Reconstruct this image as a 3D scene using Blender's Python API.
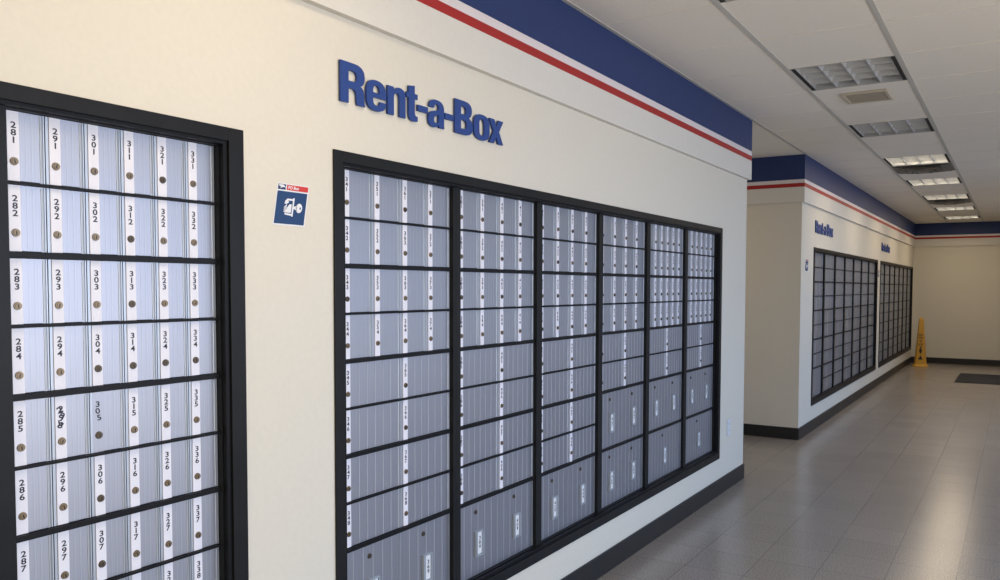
import bpy, bmesh, math, random
from mathutils import Vector, Matrix
random.seed(7)
for o in list(bpy.data.objects): bpy.data.objects.remove(o)
SC = bpy.context.scene
COL = SC.collection

# ------------------------------------------------------------------ camera
F, YAW, PIT, ROLL = 809.974, 0.5397203, 0.0437246, 0.0035705
CX, CY = 531.977, 322.291                      # principal point of the cropped photograph
fw = Vector((-math.sin(YAW)*math.cos(PIT), math.cos(YAW)*math.cos(PIT), -math.sin(PIT)))
rt = Vector((math.cos(YAW), math.sin(YAW), 0)); up = rt.cross(fw)
r2 = rt*math.cos(ROLL)+up*math.sin(ROLL); u2 = up*math.cos(ROLL)-rt*math.sin(ROLL)
cd = bpy.data.cameras.new('camera'); cam = bpy.data.objects.new('camera', cd); COL.objects.link(cam)
R = Matrix((r2, u2, -fw)).transposed().to_4x4()
cam.matrix_world = Matrix.Translation((1.75, 0, 1.44)) @ R
cd.sensor_fit = 'HORIZONTAL'; cd.sensor_width = 36; cd.lens = F/1000*36
cd.shift_x = (500-CX)/1000; cd.shift_y = (CY-290)/1000
cd.clip_start = .05; cd.clip_end = 100
SC.camera = cam

# ------------------------------------------------------------------ light
SC.view_settings.view_transform = 'Standard'; SC.view_settings.look = 'None'
SC.view_settings.exposure = 0.08; SC.view_settings.gamma = 1; SC.view_settings.use_curve_mapping = False
W = bpy.data.worlds.new('sky'); SC.world = W; W.use_nodes = True
bg = W.node_tree.nodes['Background']; bg.inputs[0].default_value = (.75, .86, 1, 1); bg.inputs[1].default_value = .35
def area(name, loc, rot, sx, sy, power, color):
    l = bpy.data.lights.new(name, 'AREA'); l.shape = 'RECTANGLE'; l.size = sx; l.size_y = sy
    l.energy = power; l.color = color
    o = bpy.data.objects.new(name, l); COL.objects.link(o); o.location = loc; o.rotation_euler = rot
    return o
# daylight entering through the shop windows of the right-hand wall
WINDOWS = [(-1.6, 1.2), (1.6, 4.4), (4.8, 7.6), (8.0, 10.8), (12.2, 14.4)]
SKY = [34, 46, 28, 36, 10]          # blue sky light, falling inwards and down
GROUND = [36, 38, 9, 7, 11]       # light thrown up by the sunlit pavement
for (a, b), p1, p2 in zip(WINDOWS, SKY, GROUND):
    area('sky_light', (4.35, (a+b)/2, 1.5), (0, math.radians(60), 0), 1.7, b-a-.1, p1, (.68, .82, 1.0) if a < 1.5 else (.27, .52, 1.0)).data.spread = math.radians(125)
    area('pavement_light', (4.35, (a+b)/2, 1.2), (0, math.radians(122), 0), 1.7, b-a-.1, p2, (1.0, .83, .62)).data.spread = math.radians(140)

area('alcove_lamp', (-1.6, 6.75, 2.60), (0, 0, 0), .5, .5, 9, (1, .78, .48))     # warm lamp of the side passage

# ------------------------------------------------------------------ materials
def mat(name, col, rough=.6, metal=0., spec=.5, noise=None, bump=None, emit=None, coat=0):
    m = bpy.data.materials.new(name); m.use_nodes = True
    nt = m.node_tree; p = nt.nodes['Principled BSDF']
    p.inputs['Base Color'].default_value = (*col, 1); p.inputs['Roughness'].default_value = rough
    p.inputs['Metallic'].default_value = metal; p.inputs['Specular IOR Level'].default_value = spec
    p.inputs['Coat Weight'].default_value = coat
    if emit: p.inputs['Emission Color'].default_value = (*emit[0], 1); p.inputs['Emission Strength'].default_value = emit[1]
    tc = nt.nodes.new('ShaderNodeTexCoord')
    if noise:     # (scale xyz, amount)
        mp = nt.nodes.new('ShaderNodeMapping'); mp.inputs['Scale'].default_value = noise[0]
        n = nt.nodes.new('ShaderNodeTexNoise'); n.inputs['Scale'].default_value = 1; n.inputs['Detail'].default_value = 4
        nt.links.new(tc.outputs['Object'], mp.inputs[0]); nt.links.new(mp.outputs[0], n.inputs['Vector'])
        cr = nt.nodes.new('ShaderNodeMapRange'); cr.inputs[1].default_value = .25; cr.inputs[2].default_value = .75
        cr.inputs[3].default_value = 1-noise[1]; cr.inputs[4].default_value = 1+noise[1]
        mx = nt.nodes.new('ShaderNodeVectorMath'); mx.operation = 'SCALE'; mx.inputs[0].default_value = col
        nt.links.new(n.outputs[0], cr.inputs[0]); nt.links.new(cr.outputs[0], mx.inputs['Scale'])
        nt.links.new(mx.outputs[0], p.inputs['Base Color'])
        if bump:
            b = nt.nodes.new('ShaderNodeBump'); b.inputs['Strength'].default_value = bump; b.inputs['Distance'].default_value = .002
            nt.links.new(n.outputs[0], b.inputs['Height']); nt.links.new(b.outputs[0], p.inputs['Normal'])
    return m
M = {}
M['wall'] = mat('cream_paint', (.68, .642, .545), .7, noise=((60, 60, 60), .02), bump=.15)
M['white'] = mat('white_paint', (.68, .655, .59), .6, noise=((60, 60, 60), .02), bump=.1)
M['stripe_white'] = mat('stripe_white', (.72, .66, .66), .5)
M['blue'] = mat('postal_blue', (.010, .030, .125), .55, noise=((30, 30, 30), .05))
M['red'] = mat('postal_red', (.36, .014, .012), .55)
M['base'] = mat('black_vinyl_base', (.012, .012, .013), .45)
M['frame'] = mat('black_painted_steel', (.012, .0125, .0135), .42, spec=.18, noise=((8, 8, 8), .2))
M['bar'] = mat('black_bar', (.006, .006, .007), .45, spec=.2)
M['alu'] = mat('brushed_aluminium', (.385, .387, .418), .43, metal=.9, noise=((6, 260, 1.5), .07))
M['alu_rib'] = mat('aluminium_rib', (.52, .55, .62), .5, metal=.3)
M['alu_edge'] = mat('aluminium_edge', (.46, .50, .54), .45, metal=.7)
M['strip'] = mat('white_label_strip', (.76, .76, .83), .5)
M['ink'] = mat('black_ink', (.01, .01, .02), .5)
M['brass'] = mat('brass', (.22, .165, .105), .4, metal=.85)
M['brass_dark'] = mat('tarnished_brass', (.11, .085, .06), .45, metal=.7)
M['slot'] = mat('key_slot', (.01, .008, .006), .6)
M['plastic'] = mat('clear_plastic_holder', (.42, .47, .52), .2, metal=.3)
M['card'] = mat('white_card', (.72, .74, .76), .6)
M['letter'] = mat('blue_letter', (.014, .050, .225), .5)
M['letter_side'] = M['letter']
M['tile'] = mat('ceiling_tile', (.80, .755, .67), .9, noise=((90, 90, 90), .03), bump=.3)
M['rail'] = mat('ceiling_rail', (.50, .49, .45), .5)
M['louver'] = mat('louver_metal', (.55, .56, .56), .45, metal=.5)
M['housing'] = mat('troffer_housing', (.45, .45, .43), .5)
M['black'] = mat('black_slot', (.006, .006, .006), .7)
M['tube_off'] = mat('tube_off', (.28, .28, .27), .3)
M['tube_on'] = mat('tube_on', (.9, .9, .85), .3, emit=((1, .86, .66), 9))
M['beige'] = mat('beige_grille', (.52, .46, .35), .6)
M['beige_dark'] = mat('beige_grille_slats', (.40, .36, .29), .7)
M['vent'] = mat('dusty_diffuser', (.20, .19, .17), .6, noise=((12, 12, 12), .35))
M['yellow'] = mat('yellow_plastic', (.62, .33, .035), .45)
M['mat'] = mat('charcoal_carpet', (.022, .023, .026), .95, noise=((200, 200, 200), .3))
M['outlet'] = mat('outlet_plastic', (.68, .70, .74), .4)
M['logo_white'] = mat('sticker_white', (.76, .77, .80), .5)
M['logo_blue'] = mat('sticker_blue', (.003, .040, .135), .5)
M['logo_navy'] = mat('sticker_navy', (.010, .025, .10), .5)
M['logo_red'] = mat('sticker_red', (.58, .035, .022), .5)

def floor_material():
    m = bpy.data.materials.new('vinyl_tile_floor'); m.use_nodes = True; nt = m.node_tree; p = nt.nodes['Principled BSDF']
    tc = nt.nodes.new('ShaderNodeTexCoord')
    br = nt.nodes.new('ShaderNodeTexBrick'); br.offset = 0; br.inputs['Scale'].default_value = 1
    br.inputs['Brick Width'].default_value = .305; br.inputs['Row Height'].default_value = .305
    br.inputs['Mortar Size'].default_value = .0014; br.inputs['Mortar Smooth'].default_value = .2
    br.inputs['Color1'].default_value = (.27, .24, .21, 1); br.inputs['Color2'].default_value = (.295, .262, .23, 1)
    br.inputs['Mortar'].default_value = (.10, .09, .08, 1)
    nt.links.new(tc.outputs['Object'], br.inputs['Vector'])
    n = nt.nodes.new('ShaderNodeTexNoise'); n.inputs['Scale'].default_value = 130; n.inputs['Detail'].default_value = 3
    nt.links.new(tc.outputs['Object'], n.inputs['Vector'])
    n2 = nt.nodes.new('ShaderNodeTexNoise'); n2.inputs['Scale'].default_value = 1.3; n2.inputs['Detail'].default_value = 3
    nt.links.new(tc.outputs['Object'], n2.inputs['Vector'])
    r1 = nt.nodes.new('ShaderNodeMapRange'); r1.inputs[1].default_value = .3; r1.inputs[2].default_value = .7; r1.inputs[3].default_value = .66; r1.inputs[4].default_value = 1.34
    nt.links.new(n.outputs[0], r1.inputs[0])
    mx = nt.nodes.new('ShaderNodeVectorMath'); mx.operation = 'SCALE'
    nt.links.new(br.outputs['Color'], mx.inputs[0]); nt.links.new(r1.outputs[0], mx.inputs['Scale'])
    nt.links.new(mx.outputs[0], p.inputs['Base Color'])
    r3 = nt.nodes.new('ShaderNodeMapRange'); r3.inputs[1].default_value = .3; r3.inputs[2].default_value = .7; r3.inputs[3].default_value = .21; r3.inputs[4].default_value = .25
    nt.links.new(n2.outputs[0], r3.inputs[0]); nt.links.new(r3.outputs[0], p.inputs['Roughness'])
    return m
M['floor'] = floor_material()

# ------------------------------------------------------------------ mesh helpers
class MB:
    """collects boxes, prisms and tubes and links them as one mesh object"""
    def __init__(s): s.v = []; s.f = []; s.m = []; s.mats = []
    def mi(s, m):
        if m not in s.mats: s.mats.append(m)
        return s.mats.index(m)
    def box(s, x0, x1, y0, y1, z0, z1, m):
        k = len(s.v); i = s.mi(m)
        s.v += [(x, y, z) for x in (x0, x1) for y in (y0, y1) for z in (z0, z1)]
        for q in ((0, 1, 3, 2), (4, 6, 7, 5), (0, 4, 5, 1), (2, 3, 7, 6), (0, 2, 6, 4), (1, 5, 7, 3)):
            s.f.append(tuple(k+a for a in q)); s.m.append(i)
        return s
    def poly(s, pts, m, ext=None):
        """polygon, optionally extruded by vector ext"""
        k = len(s.v); i = s.mi(m); n = len(pts)
        s.v += [tuple(p) for p in pts]; s.f.append(tuple(range(k, k+n))); s.m.append(i)
        if ext:
            s.v += [tuple(Vector(p)+Vector(ext)) for p in pts]
            s.f.append(tuple(range(k+2*n-1, k+n-1, -1))); s.m.append(i)
            for a in range(n):
                b = (a+1) % n; s.f.append((k+a, k+n+a, k+n+b, k+b)); s.m.append(i)
        return s
    def frustum(s, c0, r0, c1, r1, n, m, caps=True):
        c0, c1 = Vector(c0), Vector(c1); d = (c1-c0).normalized()
        a = d.orthogonal().normalized(); b = d.cross(a); k = len(s.v); i = s.mi(m)
        for c, r in ((c0, r0), (c1, r1)):
            for j in range(n):
                t = 2*math.pi*j/n; s.v.append(tuple(c+a*r*math.cos(t)+b*r*math.sin(t)))
        for j in range(n):
            q = (j+1) % n; s.f.append((k+j, k+q, k+n+q, k+n+j)); s.m.append(i)
        if caps:
            s.f.append(tuple(k+n-1-j for j in range(n))); s.m.append(i)
            s.f.append(tuple(k+n+j for j in range(n))); s.m.append(i)
        return s
    def mesh(s, name):
        me = bpy.data.meshes.new(name); me.from_pydata(s.v, [], s.f)
        for m in s.mats: me.materials.append(M[m])
        me.polygons.foreach_set('material_index', s.m)
        bm = bmesh.new(); bm.from_mesh(me); bmesh.ops.recalc_face_normals(bm, faces=bm.faces); bm.to_mesh(me); bm.free()
        me.update(); return me
    def build(s, name, parent=None, bevel=0, loc=None):
        return link(name, s.mesh(name), parent, bevel, loc)
def link(name, me, parent=None, bevel=0, loc=None):
    o = bpy.data.objects.new(name, me); COL.objects.link(o)
    if parent: o.parent = parent
    if loc: o.location = loc
    if bevel:
        b = o.modifiers.new('bevel', 'BEVEL'); b.width = bevel; b.segments = 2; b.limit_method = 'ANGLE'
    return o
def thing(name, loc, label, cat, group=None):
    o = bpy.data.objects.new(name, None); COL.objects.link(o); o.location = loc; o.empty_display_size = .05
    return tag(o, label, cat, group)
def tag(o, label, cat, group=None, kind=None):
    o['label'] = label; o['category'] = cat
    if group: o['group'] = group
    if kind: o['kind'] = kind
    return o
def struct(o): o['kind'] = 'structure'; return o

def sheet(mb, U, V, holes, put, m):
    """rectangle U x V with rectangular holes, filled by boxes through put(mb,u0,u1,v0,v1,m)"""
    us = sorted({U[0], U[1], *[h[0] for h in holes], *[h[1] for h in holes]})
    for u0, u1 in zip(us, us[1:]):
        cut = sorted([(h[2], h[3]) for h in holes if h[0] < (u0+u1)/2 < h[1]])
        v = V[0]
        for a, b in cut:
            if a > v: put(mb, u0, u1, v, a, m)
            v = b
        if v < V[1]: put(mb, u0, u1, v, V[1], m)

# ------------------------------------------------------------------ text
def glyphs(text, size, extrude, offset=0., m='ink', spacing=1., shear=0., res=6):
    """text turned into a mesh lying on a wall that faces +x: right is +y, up is +z"""
    c = bpy.data.curves.new('glyph', 'FONT'); c.body = text; c.size = size; c.extrude = extrude; c.offset = offset
    c.space_character = spacing; c.resolution_u = res; c.shear = shear; c.fill_mode = 'BOTH'
    o = bpy.data.objects.new('glyph', c); COL.objects.link(o)
    dg = bpy.context.evaluated_depsgraph_get(); me = bpy.data.meshes.new_from_object(o.evaluated_get(dg))
    bpy.data.objects.remove(o); bpy.data.curves.remove(c)
    for v in me.vertices: v.co = (v.co.z, v.co.x, v.co.y)
    me.materials.clear(); me.materials.append(M[m]); return me
def fit(me, y0, y1, z0, z1):
    ys = [v.co.y for v in me.vertices]; zs = [v.co.z for v in me.vertices]
    a, b, c, d = min(ys), max(ys), min(zs), max(zs)
    for v in me.vertices:
        v.co.y = y0+(v.co.y-a)/(b-a)*(y1-y0); v.co.z = z0+(v.co.z-c)/(d-c)*(z1-z0)
    return me
DIG = {}
for ch in '0123456789':
    g = glyphs(ch, .0165, 0, .0004, res=3); ys = [v.co.y for v in g.vertices]; cy = (min(ys)+max(ys))/2
    DIG[ch] = ([(v.co.x, v.co.y-cy, v.co.z) for v in g.vertices], [tuple(p.vertices) for p in g.polygons])
def number_mesh(txt, step=.0142, sc=1.08, jig=0):
    """digits stacked one above another, top digit at z = 0"""
    vs, fs = [], []
    for i, ch in enumerate(txt):
        V_, F_ = DIG[ch]; k = len(vs); a = random.uniform(-jig, jig); dy = random.uniform(-jig, jig)*.01
        for x, y, z in V_:
            y2 = y*math.cos(a)-z*math.sin(a); z2 = y*math.sin(a)+z*math.cos(a)
            vs.append((x, y2*sc*1.25+dy, z2*sc-(i+1)*step*sc))
        fs += [tuple(k+q for q in f) for f in F_]
    me = bpy.data.meshes.new('number'); me.from_pydata(vs, [], fs); me.materials.append(M['ink']); return me

# ------------------------------------------------------------------ dimensions (metres; wall face x = 0, camera at y = 0)
CEIL = 2.681
WALL_END, COL_Y, END_Y, BACK_Y, RIGHT_X = 6.03, 7.83, 17.3, -2.6, 4.2
ROW_TOP, PITCH, ROW_BOT = 1.799, .1483, .316
FR_TOP, FR_BOT = 1.845, .256
SIDE = .0175
# panels: (outer y0, outer y1, first module y, module width, module count)
PANELS = {'left': (.770, 1.4415, .805, .5925, 1), 'main': (1.768, 5.447, 1.8045, .600, 6),
          'far': (8.36, 12.64, 8.40, .600, 7), 'farther': (12.92, 17.20, 12.96, .600, 7)}
def opening(k):
    a, b, m0, w, n = PANELS[k]; return (m0, m0+w*n, ROW_BOT-SIDE, ROW_TOP+SIDE)

# ------------------------------------------------------------------ room shell
mb = MB(); mb.box(-3.2, RIGHT_X+.1, BACK_Y-.1, END_Y+.1, -.08, 0, 'floor'); struct(mb.build('floor'))
putx = lambda mb, u0, u1, v0, v1, m: mb.box(-.12, 0, u0, u1, v0, v1, m)
mb = MB(); sheet(mb, (BACK_Y, WALL_END), (0, CEIL), [opening('left'), opening('main')], putx, 'wall')
mb.box(-3.1, -.12, WALL_END-.1, WALL_END, 0, CEIL, 'wall'); struct(mb.build('wall_left'))
mb = MB(); sheet(mb, (COL_Y, END_Y), (0, CEIL), [opening('far'), opening('farther')], putx, 'wall')
mb.box(-3.1, -.12, COL_Y, COL_Y+.1, 0, CEIL, 'wall'); struct(mb.build('wall_left_far'))
mb = MB(); mb.box(-3.2, -3.1, WALL_END-.1, COL_Y+.1, 0, CEIL, 'wall'); struct(mb.build('wall_alcove'))
mb = MB(); mb.box(0, RIGHT_X, END_Y, END_Y+.1, 0, CEIL, 'wall'); struct(mb.build('wall_end'))
mb = MB(); mb.box(0, RIGHT_X, BACK_Y-.1, BACK_Y, 0, CEIL, 'wall'); struct(mb.build('wall_back'))
mb = MB(); sheet(mb, (BACK_Y, END_Y), (0, CEIL), [(a, b, .3, 2.4) for a, b in WINDOWS],
                 lambda mb, u0, u1, v0, v1, m: mb.box(RIGHT_X, RIGHT_X+.1, u0, u1, v0, v1, m), 'wall'); struct(mb.build('wall_right'))
for i, (a, b) in enumerate(WINDOWS):
    mb = MB(); t = .045
    for y in (a, (a+b)/2-t/2, b-t): mb.box(RIGHT_X+.02, RIGHT_X+.08, y, y+t, .3, 2.4, 'frame')
    for z in (.3, 2.4-t): mb.box(RIGHT_X+.02, RIGHT_X+.08, a, b, z, z+t, 'frame')
    struct(mb.build('window_%d' % (i+1)))

# ceiling with the light openings cut out
G, GY0 = .612, 3.51
RX = [-.02, .592, 1.172, 1.78, 2.39, 3.0, 3.61]
LIGHTS = [GY0-G-3*G*2, GY0-G-3*G, GY0-G] + [GY0+2*G+3*G*k for k in range(7)]
lh = [(RX[1]+.012, RX[2]-.012, y+.012, y+G-.012) for y in LIGHTS]
mb = MB(); sheet(mb, (-3.2, RIGHT_X+.1), (BACK_Y-.1, END_Y+.1), lh,
                 lambda mb, u0, u1, v0, v1, m: mb.box(u0, u1, v0, v1, CEIL, CEIL+.03, m), 'tile')
struct(mb.build('ceiling'))
mb = MB()
for x in RX[1:]: mb.box(x-.012, x+.012, BACK_Y, END_Y, CEIL-.004, CEIL+.001, 'rail')
mb.box(.022, .046, BACK_Y, COL_Y, CEIL-.003, CEIL+.001, 'rail')
struct(mb.build('trim_1'))
mb = MB(); y = GY0-9*G
while y < END_Y:
    if y > BACK_Y: mb.box(.03, RIGHT_X, y-.0045, y+.0045, CEIL-.0025, CEIL+.001, 'tile')
    y += G
struct(mb.build('trim_2'))

# soffit band with the blue, white and red stripes
BANDS = [(2.242, 2.382, 'white'), (2.382, 2.418, 'red'), (2.418, 2.452, 'stripe_white'), (2.452, CEIL, 'blue')]
S = .026
def soffit(name, x0, x1, y0, y1):
    mb = MB()
    for a, b, m in BANDS: mb.box(x0, x1, y0, y1, a, b, m)
    return struct(mb.build(name))
soffit('trim_3', 0, S, BACK_Y, WALL_END+S)
soffit('trim_4', -3.1, 0, WALL_END, WALL_END+S)
soffit('trim_5', -3.1, S, COL_Y-S, COL_Y)
soffit('trim_6', 0, S, COL_Y, END_Y-S)
soffit('trim_7', 0, RIGHT_X, END_Y-S, END_Y)
# baseboards
B = .010; BH = .112
def basebd(name, *boxes):
    mb = MB()
    for b in boxes: mb.box(*b, 0, BH, 'base')
    return struct(mb.build(name, bevel=.003))
basebd('baseboard_left', (0, B, BACK_Y, WALL_END+B), (-3.1, 0, WALL_END, WALL_END+B))
basebd('baseboard_left_far', (0, B, COL_Y-B, END_Y), (-3.1, 0, COL_Y-B, COL_Y))
basebd('baseboard_end', (B, RIGHT_X, END_Y-B, END_Y))

# ------------------------------------------------------------------ post office box banks
def frame(key, label):
    a, b, m0, w, n = PANELS[key]; y0, y1, z0, z1 = opening(key)
    L = lambda y: y-a
    t = thing('mailbox_panel_surround', (0, a, FR_BOT), label, 'frame', 'black surrounds of the mailbox panels')
    def ring(mb, Y0, Y1, Z0, Z1, y0, y1, z0, z1, x0, x1, m):
        mb.box(x0, x1, Y0-a, y0-a, Z0-FR_BOT, Z1-FR_BOT, m); mb.box(x0, x1, y1-a, Y1-a, Z0-FR_BOT, Z1-FR_BOT, m)
        mb.box(x0, x1, y0-a, y1-a, Z0-FR_BOT, z0-FR_BOT, m); mb.box(x0, x1, y0-a, y1-a, z1-FR_BOT, Z1-FR_BOT, m)
    e = .001
    mb = MB(); ring(mb, a, b, FR_BOT, FR_TOP, y0+.001, y1-.002, z0+.002, z1-.006, e, .008, 'frame'); mb.build('face_frame', t, bevel=.0015)
    mb = MB(); ring(mb, y0+e, y1-e, z0+e, z1-e, y0+.0145, y1-.0145, z0+.0145, z1-.0145, -.013, .0005, 'bar'); mb.build('inner_trim', t)
    return t
M_DOOR = {}
def strip_off(w): return .0085 if w < .1 else .0135
def door_mesh(w, h, kind):
    key = (round(w, 4), round(h, 4), kind)
    if key in M_DOOR: return M_DOOR[key]
    mb = MB(); T = .010; g = .0012
    mb.box(0, T, g, w-g, g, h-g, 'alu')
    if kind == 'big':
        n = int(round(w/.046))
        for i in range(1, n): y = w*i/n; mb.box(T, T+.0012, y-.0008, y+.0008, .004, h-.004, 'alu_rib')
        mb.box(T, T+.002, w-.006, w-.002, .002, h-.002, 'alu_edge')
    else:
        s0 = strip_off(w)+.025
        mb.box(T, T+.0006, .0015, .0065, g, h-g, 'alu_edge')
        if kind == 'far': pass
        elif w > .2:
            n = int(round((w-s0-.012)/.039))
            for i in range(1, n+1): y = s0+(w-s0-.012)*i/n; mb.box(T, T+.0014, y-.0010, y+.0010, .003, h-.003, 'alu_rib')
        else:
            n = 3 if w < .1 else 5
            for i in range(1, n): y = s0+(w-s0-.014)*i/n; mb.box(T, T+.0003, y-.0005, y+.0005, .003, h-.003, 'alu_edge')
        # hinge barrel and edges on the right
        mb.frustum((T, w-.009, .004), .0018, (T, w-.009, h-.004), .0018, 8, 'alu_edge')
        mb.box(T, T+.0022, w-.0045, w-.0018, g, h-g, 'alu_edge')
        # lower lip
        mb.box(T, T+.004, s0, w-.013, -.001, .002, 'bar')
    M_DOOR[key] = mb.mesh('door'); return M_DOOR[key]
M_STRIP = {}
def strip_mesh(h):
    k = round(h, 4)
    if k not in M_STRIP: mb = MB(); mb.box(0, .0022, 0, .0235, .0015, h-.0015, 'strip'); M_STRIP[k] = mb.mesh('label_strip')
    return M_STRIP[k]
M_LOCKS = []
for m in ('brass', 'brass', 'brass_dark'):
    mb = MB(); mb.frustum((0, 0, 0), .0086, (.003, 0, 0), .0078, 18, m); mb.frustum((.003, 0, 0), .0058, (.0042, 0, 0), .0052, 18, m)
    mb.box(.0042, .0046, -.0012, .0012, -.0046, .0034, 'slot'); M_LOCKS.append(mb.mesh('lock'))
mb = MB()
for a in ((-.024, -.020, -.050, .050), (.020, .024, -.050, .050), (-.020, .020, .046, .050), (-.020, .020, -.050, -.046)): mb.box(0, .010, *a, 'plastic')
mb.box(0, .004, -.020, .020, -.046, .046, 'plastic'); M_HOLD = mb.mesh('number_holder')
mb = MB(); mb.box(0, .0012, -.009, .015, -.042, .042, 'card'); M_CARD = mb.mesh('number_card')
XD = -.043                                   # back of the doors; their faces lie 33 mm behind the wall face
def add_door(root, y, z, w, h, num, kind, detail=True, strip=True, scrawl=False):
    d = link('door', door_mesh(w, h, kind), root, loc=(XD, y, z))
    if not detail: return d
    if kind == 'big':
        k = link('lock', M_LOCKS[2], d, loc=(.0105, w*.44, h*.86))
        n = link('number_holder', M_HOLD, d, loc=(.0105, w*.50, h*.43))
        n = link('number_card', M_CARD, d, loc=(.0147, w*.50+.002, h*.43))
        link('number', number_mesh(num, sc=1.2), d, loc=(.0162, w*.50+.005, h*.43+.030))
        return d
    sy = strip_off(w)
    if strip:
        s = link('label_strip', strip_mesh(h), d, loc=(.010, sy, 0))
    k = link('lock', random.choice(M_LOCKS), d, loc=(.0122 if strip else .0102, sy+.0125, h*(.285 if w < .09 else .31)))
    k.rotation_euler = (random.uniform(-.35, .35), 0, 0)
    n = link('number', number_mesh(num, jig=.25 if scrawl or not strip else 0), d, loc=(.0125 if strip else .0104, sy+.0125, h*.86))
    if scrawl:
        n['label'] = 'number scrawled over by hand in black marker'
        q = link('marker_scribble', number_mesh('298', sc=1.15, jig=.4), d, loc=(.0126, sy+.0140, h*.845)); q.rotation_euler = (-.12, 0, 0)
    if not strip: d['label'] = 'mailbox door with its white label strip missing'
    return d
def bank(key, idx, label, rows_plan, first, group, detail=True, strips=True):
    """rows_plan: list of (rows high, columns) from the top"""
    a, b, m0, w, n = PANELS[key]; y0 = m0+idx*w
    t = thing('mailbox_bank', (0, y0, ROW_BOT-SIDE), label, 'mailbox bank', group)
    H = ROW_TOP-ROW_BOT+2*SIDE; e = .0006
    mb = MB(); mb.box(-.115, -.045, e, w-e, e, H-e, 'bar')
    sl = SIDE+(.011 if key != 'left' else .050)
    for p in ((e, sl), (w-SIDE, w-e)): mb.box(-.045, -.015, *p, e, H-e, 'frame')
    for p in ((e, SIDE), (H-SIDE, H-e)): mb.box(-.045, -.018, SIDE, w-SIDE, *p, 'bar')
    z = H-SIDE; edges = []
    sl = SIDE+(.011 if key != 'left' else .050); dw = w-SIDE-sl; r = 0
    plan = []
    for hh, c in rows_plan:
        z2 = z-hh*PITCH; r2 = r+hh
        tt = .0062 if r2 % 2 == 0 else .0028; tb = .0062 if r % 2 == 0 else .0028
        plan.append((z2+(tt if r2 < 10 else 0), z-(tb if r > 0 else 0), c, r, hh))
        if r2 < 10: mb.box(-.045, -.0225, SIDE, w-SIDE, z2-tt, z2+tt, 'bar')
        z = z2; r = r2
    mb.build('cabinet_body', t)
    for zb, zt, c, r, hh in plan:
        cw = dw/c
        for i in range(c):
            num = str(first+10*(i*(4//c if c <= 4 and n != 1 else 1))+r)
            big = hh > 1
            add_door(t, sl+i*cw, zb, cw, zt-zb, num, 'big' if big else ('small' if detail else 'far'), detail,
                     strip=strips and num != '305', scrawl=num == '295')
    return t
A4 = [(1, 4)]*4
P_STD = A4+[(1, 2)]*4+[(2, 2)]
P_4 = A4+[(1, 2)]*2+[(2, 2)]*2
P_56 = [(1, 6)]*4+[(1, 2)]*2+[(2, 2), (2, 1)]
frame('left', 'black metal surround of the near mailbox panel cut off by the left edge')
bank('left', 0, 'near bank of small grey mailbox doors numbered from 281 at the left edge', [(1, 6)]*10, 281, 'mailbox banks')
frame('main', 'black metal surround of the long mailbox panel under the large blue lettering')
main_lab = ['first mailbox bank of the long panel, leftmost, just right of the small blue sticker',
            'second mailbox bank from the left in the long panel, two number holders low down',
            'third mailbox bank from the left in the long panel, between second and fourth',
            'fourth mailbox bank of the long panel, with four large doors in two rows',
            'fifth mailbox bank of the long panel, next to last, narrow doors on top',
            'sixth and last mailbox bank of the long panel, beside the wall outlet']
firsts = [341, 381, 421, 461, 501, 561]
for i, (pl, lb) in enumerate(zip([P_STD, P_STD, P_STD, P_4, P_56, P_56], main_lab)):
    bank('main', i, lb, pl, firsts[i], 'mailbox banks')
frame('far', 'black metal surround of the mailbox panel just past the alcove')
frame('farther', 'black metal surround of the farthest mailbox panel beside the yellow cone')
ordn = ['first', 'second', 'third', 'fourth', 'fifth', 'sixth', 'seventh']
P_F = A4+[(1, 2)]*6
P_F1 = A4+[(1, 2)]*4+[(2, 1)]
for key, where in (('far', 'panel just past the alcove'), ('farther', 'farthest panel near the yellow cone')):
    for i in range(7):
        bank(key, i, '%s grey mailbox bank from the left in the %s' % (ordn[i], where), P_F1 if (i == 0 and key == 'far') else P_F, 600, 'mailbox banks', detail=False)

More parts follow.
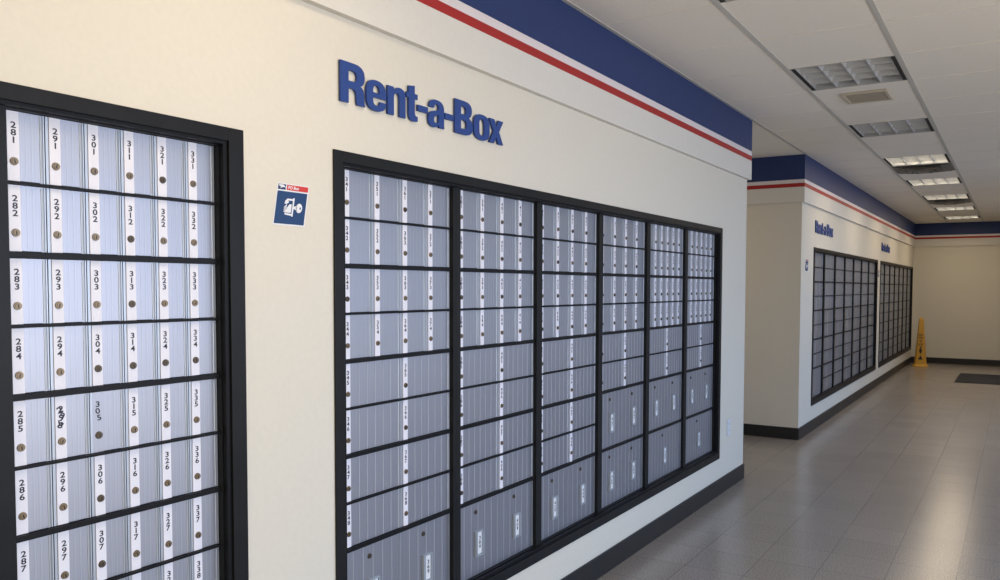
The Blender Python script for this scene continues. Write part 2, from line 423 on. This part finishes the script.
# ------------------------------------------------------------------ lettering on the wall
LETTERS = {   # outlines in units of the letter width and the capital height; a third value marks a curve handle
 'R': [[(0,0),(0,1),(.55,1),(.98,1,1),(.98,.72),(.98,.54,1),(.80,.48),(.95,.43,1),(.95,.28),(.95,.05,1),(1,0),(.68,0),(.64,.05,1),(.64,.22),(.64,.37,1),(.48,.37),(.32,.37),(.32,0)],
       [(.32,.81),(.5,.81),(.66,.81,1),(.66,.68),(.66,.55,1),(.5,.55),(.32,.55)]],
 'e': [[(0,.28),(0,-.02,1),(.5,-.02),(1,-.02,1),(1,.24),(.68,.24),(.68,.12,1),(.5,.12),(.33,.12,1),(.33,.28),(.33,.325),(1,.325),(1,.46),(1,.77,1),(.5,.77),(0,.77,1),(0,.48)],
       [(.33,.45),(.68,.45),(.68,.64,1),(.5,.64),(.33,.64,1)]],
 'n': [[(0,0),(0,.75),(.33,.75),(.33,.66),(.45,.77,1),(.66,.77),(1,.77,1),(1,.52),(1,0),(.66,0),(.66,.48),(.66,.61,1),(.52,.61),(.34,.61,1),(.34,.46),(.34,0)]],
 't': [[(0,.74),(0,.6),(.2,.6),(.2,.18),(.2,-.02,1),(.66,-.02),(1,.0),(1,.14),(.74,.11,1),(.74,.24),(.74,.6),(1,.6),(1,.74),(.74,.74),(.74,.96),(.2,.92),(.2,.74)]],
 '-': [[(0,.31),(1,.31),(1,.48),(0,.48)]],
 'a': [[(1,0),(.66,0),(.64,.08),(.52,-.02,1),(.34,-.02),(0,-.02,1),(0,.2),(0,.4,1),(.34,.44),(.64,.47,1),(.64,.56),(.64,.65,1),(.5,.65),(.36,.65,1),(.36,.53),(.04,.53),(.04,.77,1),(.5,.77),(.97,.77,1),(.97,.52),(.97,.12),(.97,.04,1)],
       [(.64,.36),(.34,.31,1),(.34,.2),(.34,.11,1),(.46,.11),(.64,.11,1),(.64,.24)]],
 'B': [[(0,0),(0,1),(.52,1),(.95,1,1),(.95,.76),(.95,.6,1),(.78,.53),(1,.46,1),(1,.27),(1,0,1),(.55,0)],
       [(.33,.83),(.5,.83),(.63,.83,1),(.63,.71),(.63,.6,1),(.5,.6),(.33,.6)], [(.33,.43),(.5,.43),(.66,.43,1),(.66,.3),(.66,.17,1),(.5,.17),(.33,.17)]],
 'o': [[(0,.27),(0,-.02,1),(.5,-.02),(1,-.02,1),(1,.27),(1,.48),(1,.77,1),(.5,.77),(0,.77,1),(0,.48)],
       [(.34,.27),(.34,.12,1),(.5,.12),(.66,.12,1),(.66,.27),(.66,.48),(.66,.63,1),(.5,.63),(.34,.63,1),(.34,.48)]],
 'x': [[(0,.75),(.36,.75),(.5,.53),(.64,.75),(1,.75),(.7,.39),(1,0),(.64,0),(.49,.23),(.35,0),(0,0),(.31,.38)]]}
def outline(pts):
    out = []; n = len(pts)
    for i, p in enumerate(pts):
        if len(p) == 2: out.append(p); continue
        a, b = pts[i-1], pts[(i+1) % n]
        for t in (.2, .4, .6, .8): out.append(tuple(a[k]*(1-t)**2+2*p[k]*t*(1-t)+b[k]*t*t for k in (0, 1)))
    return out
def letter_mesh(ch, w, h, depth):
    c = bpy.data.curves.new('letter', 'CURVE'); c.dimensions = '2D'; c.fill_mode = 'BOTH'; c.extrude = depth/2
    for ring in LETTERS[ch]:
        p = outline(ring); sp = c.splines.new('POLY'); sp.points.add(len(p)-1); sp.use_cyclic_u = True
        for q, (x, y) in zip(sp.points, p): q.co = (x*w, y*h, 0, 1)
    o = bpy.data.objects.new('letter', c); COL.objects.link(o)
    me = bpy.data.meshes.new_from_object(o.evaluated_get(bpy.context.evaluated_depsgraph_get()))
    bpy.data.objects.remove(o); bpy.data.curves.remove(c)
    for v in me.vertices: v.co = (v.co.z, v.co.x, v.co.y)
    me.materials.clear(); me.materials.append(M['letter']); return me
SPANS = [('R', 1.785, 1.893), ('e', 1.898, 1.989), ('n', 1.997, 2.086), ('t', 2.091, 2.149), ('-', 2.150, 2.205), ('a', 2.207, 2.299), ('-', 2.302, 2.354), ('B', 2.361, 2.472), ('o', 2.480, 2.584), ('x', 2.582, 2.680)]
SPANS = [(c, 1.793+(a-1.785)*.9911, 1.793+(b-1.785)*.9911) for c, a, b in SPANS]
CAPS = {}
def sign(y0, label):
    t = thing('wall_lettering', (0, y0, 1.991), label, 'sign', 'blue wall lettering')
    for i, (ch, a, b) in enumerate(SPANS):
        if i not in CAPS: CAPS[i] = letter_mesh(ch, b-a, .121, .007)
        link('letter', CAPS[i], t, loc=(.0075, a-SPANS[0][1], 0))
    return t
sign(SPANS[0][1], 'large blue raised Rent-a-Box lettering above the long mailbox panel')
sign(8.40, 'blue Rent-a-Box lettering above the panel just past the alcove')
sign(12.98, 'farthest blue Rent-a-Box lettering above the last mailbox panel')

def sticker(y, z, label, rich=True):
    """slanted white sticker with a postal eagle, a red bar and a blue box-and-key square"""
    t = thing('wall_sticker', (0, y, z), label, 'sticker', 'blue and red wall stickers')
    sh = .17
    P = lambda u, v, x=.0: (x, u+sh*v, v)
    def q(mb, u0, u1, v0, v1, m, x): mb.poly([P(u0, v0, x), P(u1, v0, x), P(u1, v1, x), P(u0, v1, x)], m, (.0004, 0, 0))
    mb = MB(); q(mb, 0, .115, 0, .116, 'logo_white', .0006); mb.build('backing', t)
    mb = MB(); q(mb, .003, .111, .004, .0985-.004, 'logo_blue', .0012); mb.build('blue_field', t)
    mb = MB(); q(mb, .034, .112, .0985, .1135, 'logo_red', .0012); mb.build('red_bar', t)
    mb = MB(); q(mb, .003, .030, .0985, .1135, 'logo_navy', .0012); em = mb.build('eagle_badge', t)
    mb = MB()   # eagle head: swept white shape
    mb.poly([P(u, v, .0018) for u, v in ((.004, .112), (.020, .112), (.027, .107), (.029, .1045), (.021, .1055), (.016, .104), (.010, .1005), (.013, .105), (.006, .1085))], 'logo_white', (.0004, 0, 0))
    mb.build('eagle', em)
    if rich:
        g = glyphs('PO Box', .0125, .0002, .0003, m='logo_white', shear=.2, res=3)
        fit(g, .038+sh*.106, .078+sh*.106, .1015, .1108)
        for v in g.vertices: v.co.x += .0018
        link('caption', g, t)
    mb = MB(); X = .0018; ex = (.0004, 0, 0)
    ic = lambda pts, m='logo_white', x=X: mb.poly([P(u, v, x) for u, v in pts], m, ex)
    ic([(.061, .026), (.066, .026), (.066, .078), (.061, .078)])                # box face edge
    ic([(.036, .070), (.061, .070), (.061, .075), (.040, .075)])                # box top
    ic([(.036, .030), (.061, .028), (.061, .033), (.036, .035)])                # box floor
    ic([(.036, .040), (.050, .060), (.058, .060), (.058, .036), (.036, .036)])  # letters inside
    ic([(.032, .060), (.040, .060), (.048, .066), (.040, .072), (.034, .070)])
    for k in range(3): ic([(.030, .037+k*.006), (.034, .037+k*.006), (.042, .045+k*.006), (.040, .047+k*.006)])
    ic([(.066, .048), (.078, .044), (.078, .058), (.066, .054)])                # key stem
    n = 16; ic([(.086+.0115*math.cos(a*2*math.pi/n), .051+.0135*math.sin(a*2*math.pi/n)) for a in range(n)])
    ic([(.090+.0026*math.cos(a*2*math.pi/8), .051+.0036*math.sin(a*2*math.pi/8)) for a in range(8)], 'logo_blue', X+.0006)
    mb.build('box_and_key_icon', t)
    return t
sticker(1.540, 1.608, 'small blue and red mailbox sticker on cream wall between the two nearest panels')
sticker(8.0, 1.60, 'distant blue sticker on the wall left of the panel past the alcove')
sticker(12.71, 1.60, 'tiny distant sticker on the strip of wall between the two far panels')

# ------------------------------------------------------------------ wall outlet
t = thing('power_outlet', (0, 5.62, .385), 'white double power outlet on the wall right of the long mailbox panel', 'outlet')
mb = MB(); mb.box(.0005, .006, 0, .075, 0, .118, 'outlet'); mb.build('cover_plate', t, bevel=.002)
for z in (.036, .082):
    mb = MB(); mb.box(.006, .009, .020, .055, z-.014, z+.014, 'card')
    for y in (.031, .042): mb.box(.009, .0093, y-.0012, y+.0012, z-.004, z+.006, 'slot')
    mb.build('socket', t, bevel=.001)

# ------------------------------------------------------------------ ceiling lights
def troffer(y, lit, label):
    x0, x1 = RX[1]+.013, RX[2]-.013; w = x1-x0; d = G-.026; z = CEIL
    t = thing('ceiling_light', (x0, y+.013, z), label, 'ceiling light', 'recessed louvered ceiling lights')
    mb = MB(); H = .11
    mb.box(0, w, 0, d, H, H+.006, 'housing')
    for b in ((0, .004, 0, d), (w-.004, w, 0, d), (.004, w-.004, 0, .004), (.004, w-.004, d-.004, d)): mb.box(*b, -.003, H, 'housing')
    mb.build('housing', t)
    for b in ((.004, .026), (w-.026, w-.004)):
        mb = MB(); mb.box(*b, .004, d-.004, -.002, .03, 'black'); mb.build('air_slot', t)
    mb = MB(); a, b = .026, w-.026; h = .042
    n = 4
    def vee(p0, p1, across, m='louver'):
        """parabolic blade: wide at the top, thin at the bottom"""
        for s in (-1, 1):
            pass
        u = Vector(across)
        prof = [(.0015, 0), (.004, .012), (.009, .028), (.016, h), (-.016, h), (-.009, .028), (-.004, .012), (-.0015, 0)]
        mb.poly([tuple(Vector(p0)+u*c+Vector((0, 0, zz))) for c, zz in prof], m, tuple(Vector(p1)-Vector(p0)))
    for i in range(1, n):
        vee((a+(b-a)*i/n, .004, 0), (a+(b-a)*i/n, d-.004, 0), (1, 0, 0))
        vee((a, .004+(d-.008)*i/n, .001), (b, .004+(d-.008)*i/n, .001), (0, 1, 0))
    for y2 in (.0045, d-.0055): mb.box(a, b, y2-.0005, y2+.0015, 0, h, 'louver')
    for x2 in (a+.0005, b-.0015): mb.box(x2, x2+.001, .004, d-.004, 0, h, 'louver')
    mb.build('louver', t)
    for i in range(4):
        yy = .004+(d-.008)*(i+.5)/4
        mb = MB(); mb.frustum((a+.01, yy, .075), .0125, (b-.01, yy, .075), .0125, 12, 'tube_on' if lit else 'tube_off'); mb.build('fluorescent_tube', t)
    return t
lit = [1, 1, 0, 0, 0, 1, 1, 1, 1, 1]
near = ['ceiling light behind the viewer, far back', 'lit ceiling light above the nearest mailbox panel, out of view',
        'ceiling light at the top edge of the picture, only its corner showing']
far = ['large unlit square ceiling light beside the small beige grille', 'second unlit square ceiling light, just past the beige grille',
       'nearest of the five glowing ceiling lights', 'second nearest of the five glowing ceiling lights', 'middle one of the five glowing ceiling lights',
       'second farthest of the five glowing ceiling lights', 'farthest glowing ceiling light by the end wall']
for y, on, lb in zip(LIGHTS, lit, near+far):
    troffer(y, on, lb)
    if on:
        area('troffer_glow', ((RX[1]+RX[2])/2, y+G/2, CEIL-.012), (0, 0, 0), .5, .54, 8 if y < 4 else 9, (1, .80, .56))

# ------------------------------------------------------------------ ceiling grilles
t = thing('ceiling_grille', (.745, 5.505, CEIL), 'small beige grille in the ceiling beside the large unlit light', 'grille')
mb = MB(); w, d = .275, .30; q = .022
mb.box(0, w, 0, q, -.012, 0, 'beige'); mb.box(0, w, d-q, d, -.012, 0, 'beige'); mb.box(0, q, q, d-q, -.012, 0, 'beige'); mb.box(w-q, w, q, d-q, -.012, 0, 'beige')
mb.build('rim', t, bevel=.004)
mb = MB(); mb.box(q, w-q, q, d-q, -.003, 0, 'beige_dark')
y = q+.008
while y < d-q-.006: mb.box(q, w-q, y, y+.006, -.009, -.003, 'beige_dark'); y += .014
mb.build('slats', t)
def diffuser(y, label):
    x0, x1 = RX[1]+.014, RX[2]-.014; w = x1-x0; d = G-.028
    t = thing('air_diffuser', (x0, y+.014, CEIL), label, 'air vent', 'dusty ceiling air diffusers')
    mb = MB(); mb.box(0, w, 0, d, -.004, 0, 'vent'); mb.build('panel', t)
    for k, (s, zz) in enumerate(((.03, -.006), (.085, -.016), (.14, -.026), (.195, -.036))):
        mb = MB(); a0, a1, b0, b1 = s, w-s, s, d-s; g = .030; z0, z1 = -.004, zz-.006
        o = [(a0, b0), (a1, b0), (a1, b1), (a0, b1)]; i_ = [(a0+g, b0+g), (a1-g, b0+g), (a1-g, b1-g), (a0+g, b1-g)]
        for j in range(4):
            p, r = o[j], o[(j+1) % 4]; s1, s2 = i_[j], i_[(j+1) % 4]
            # sloping vane, flared outwards at the bottom
            mb.poly([(s1[0], s1[1], z0), (s2[0], s2[1], z0), (r[0], r[1], z1), (p[0], p[1], z1)], 'vent', (0, 0, -.0015))
        mb.build('vane', t)
    mb = MB(); mb.box(.225, w-.225, .225, d-.225, -.046, -.040, 'vent'); mb.build('centre_plate', t)
diffuser(LIGHTS[5]+G, 'dusty square air diffuser between the first and second glowing lights')
diffuser(LIGHTS[7]+G, 'dusty square air diffuser beyond the middle glowing light')

# ------------------------------------------------------------------ floor things
o = MB().box(.95, 2.25, 13.95, 15.45, 0.0005, .009, 'mat').build('floor_mat', bevel=.003)
tag(o, 'dark charcoal floor mat lying on the tiles near the end wall', 'mat')

def cone(x, y, rz):
    t = thing('safety_cone', (x, y, 0), 'tall yellow four-sided wet floor cone in the far corner', 'safety cone')
    t.rotation_euler = (0, 0, rz)
    mb = MB(); H = .90
    prof = [(.155, .0), (.155, .012), (.125, .035), (.118, .05), (.052, .80), (.046, .86), (.030, .895), (.018, .90)]
    def ring(r): c = r*.28; return [(r, -r+c), (r, r-c), (r-c, r), (-r+c, r), (-r, r-c), (-r, -r+c), (-r+c, -r), (r-c, -r)]
    k = 0
    for r, z in prof:
        mb.v += [(a, b, z) for a, b in ring(r*.86)]
    i = mb.mi('yellow')
    for j in range(len(prof)-1):
        for q in range(8):
            p = (q+1) % 8; mb.f.append((j*8+q, j*8+p, j*8+8+p, j*8+8+q)); mb.m.append(i)
    mb.f.append(tuple(range(8))[::-1]); mb.m.append(i); mb.f.append(tuple((len(prof)-1)*8+q for q in range(8))); mb.m.append(i)
    mb.build('body', t, bevel=.004)
    # printing on each sloping face
    for s in range(4):
        a = s*math.pi/2
        parts = []
        for txt, z, wd, hh in (('CAUTION', .565, .085, .036), ('CUIDADO', .515, .092, .034), ('WET', .445, .05, .04), ('FLOOR', .385, .095, .042)):
            g = fit(glyphs(txt, .05, .0008, .001, res=2), -wd/2, wd/2, z, z+hh)
            parts.append(([v.co[:] for v in g.vertices], [tuple(p.vertices) for p in g.polygons]))
        m3 = MB(); m3.poly([(0, -.045, .13), (0, .045, .13), (0, 0, .21)], 'ink', (.0008, 0, 0)); m3.poly([(0, -.012, .24), (0, .012, .24), (0, .03, .31), (0, -.01, .34), (0, -.03, .30)], 'ink', (.0008, 0, 0))
        m3.poly([(0, .018*math.cos(q*math.pi/5)+.005, .355+.018*math.sin(q*math.pi/5)) for q in range(10)], 'ink', (.0008, 0, 0))
        parts.append((m3.v, m3.f))
        vs, fs = [], []
        for V_, F_ in parts:
            k = len(vs); fs += [tuple(k+q for q in f) for f in F_]
            for x_, y_, z_ in V_:
                rr = (.118+(z_-.05)/.75*(.052-.118))*.86+.002+x_; y_ *= .86
                vs.append((rr*math.cos(a)-y_*math.sin(a), rr*math.sin(a)+y_*math.cos(a), z_))
        m2 = bpy.data.meshes.new('printing'); m2.from_pydata(vs, [], fs); m2.materials.append(M['ink']); link('printing', m2, t)
cone(.24, 16.5, math.radians(4))
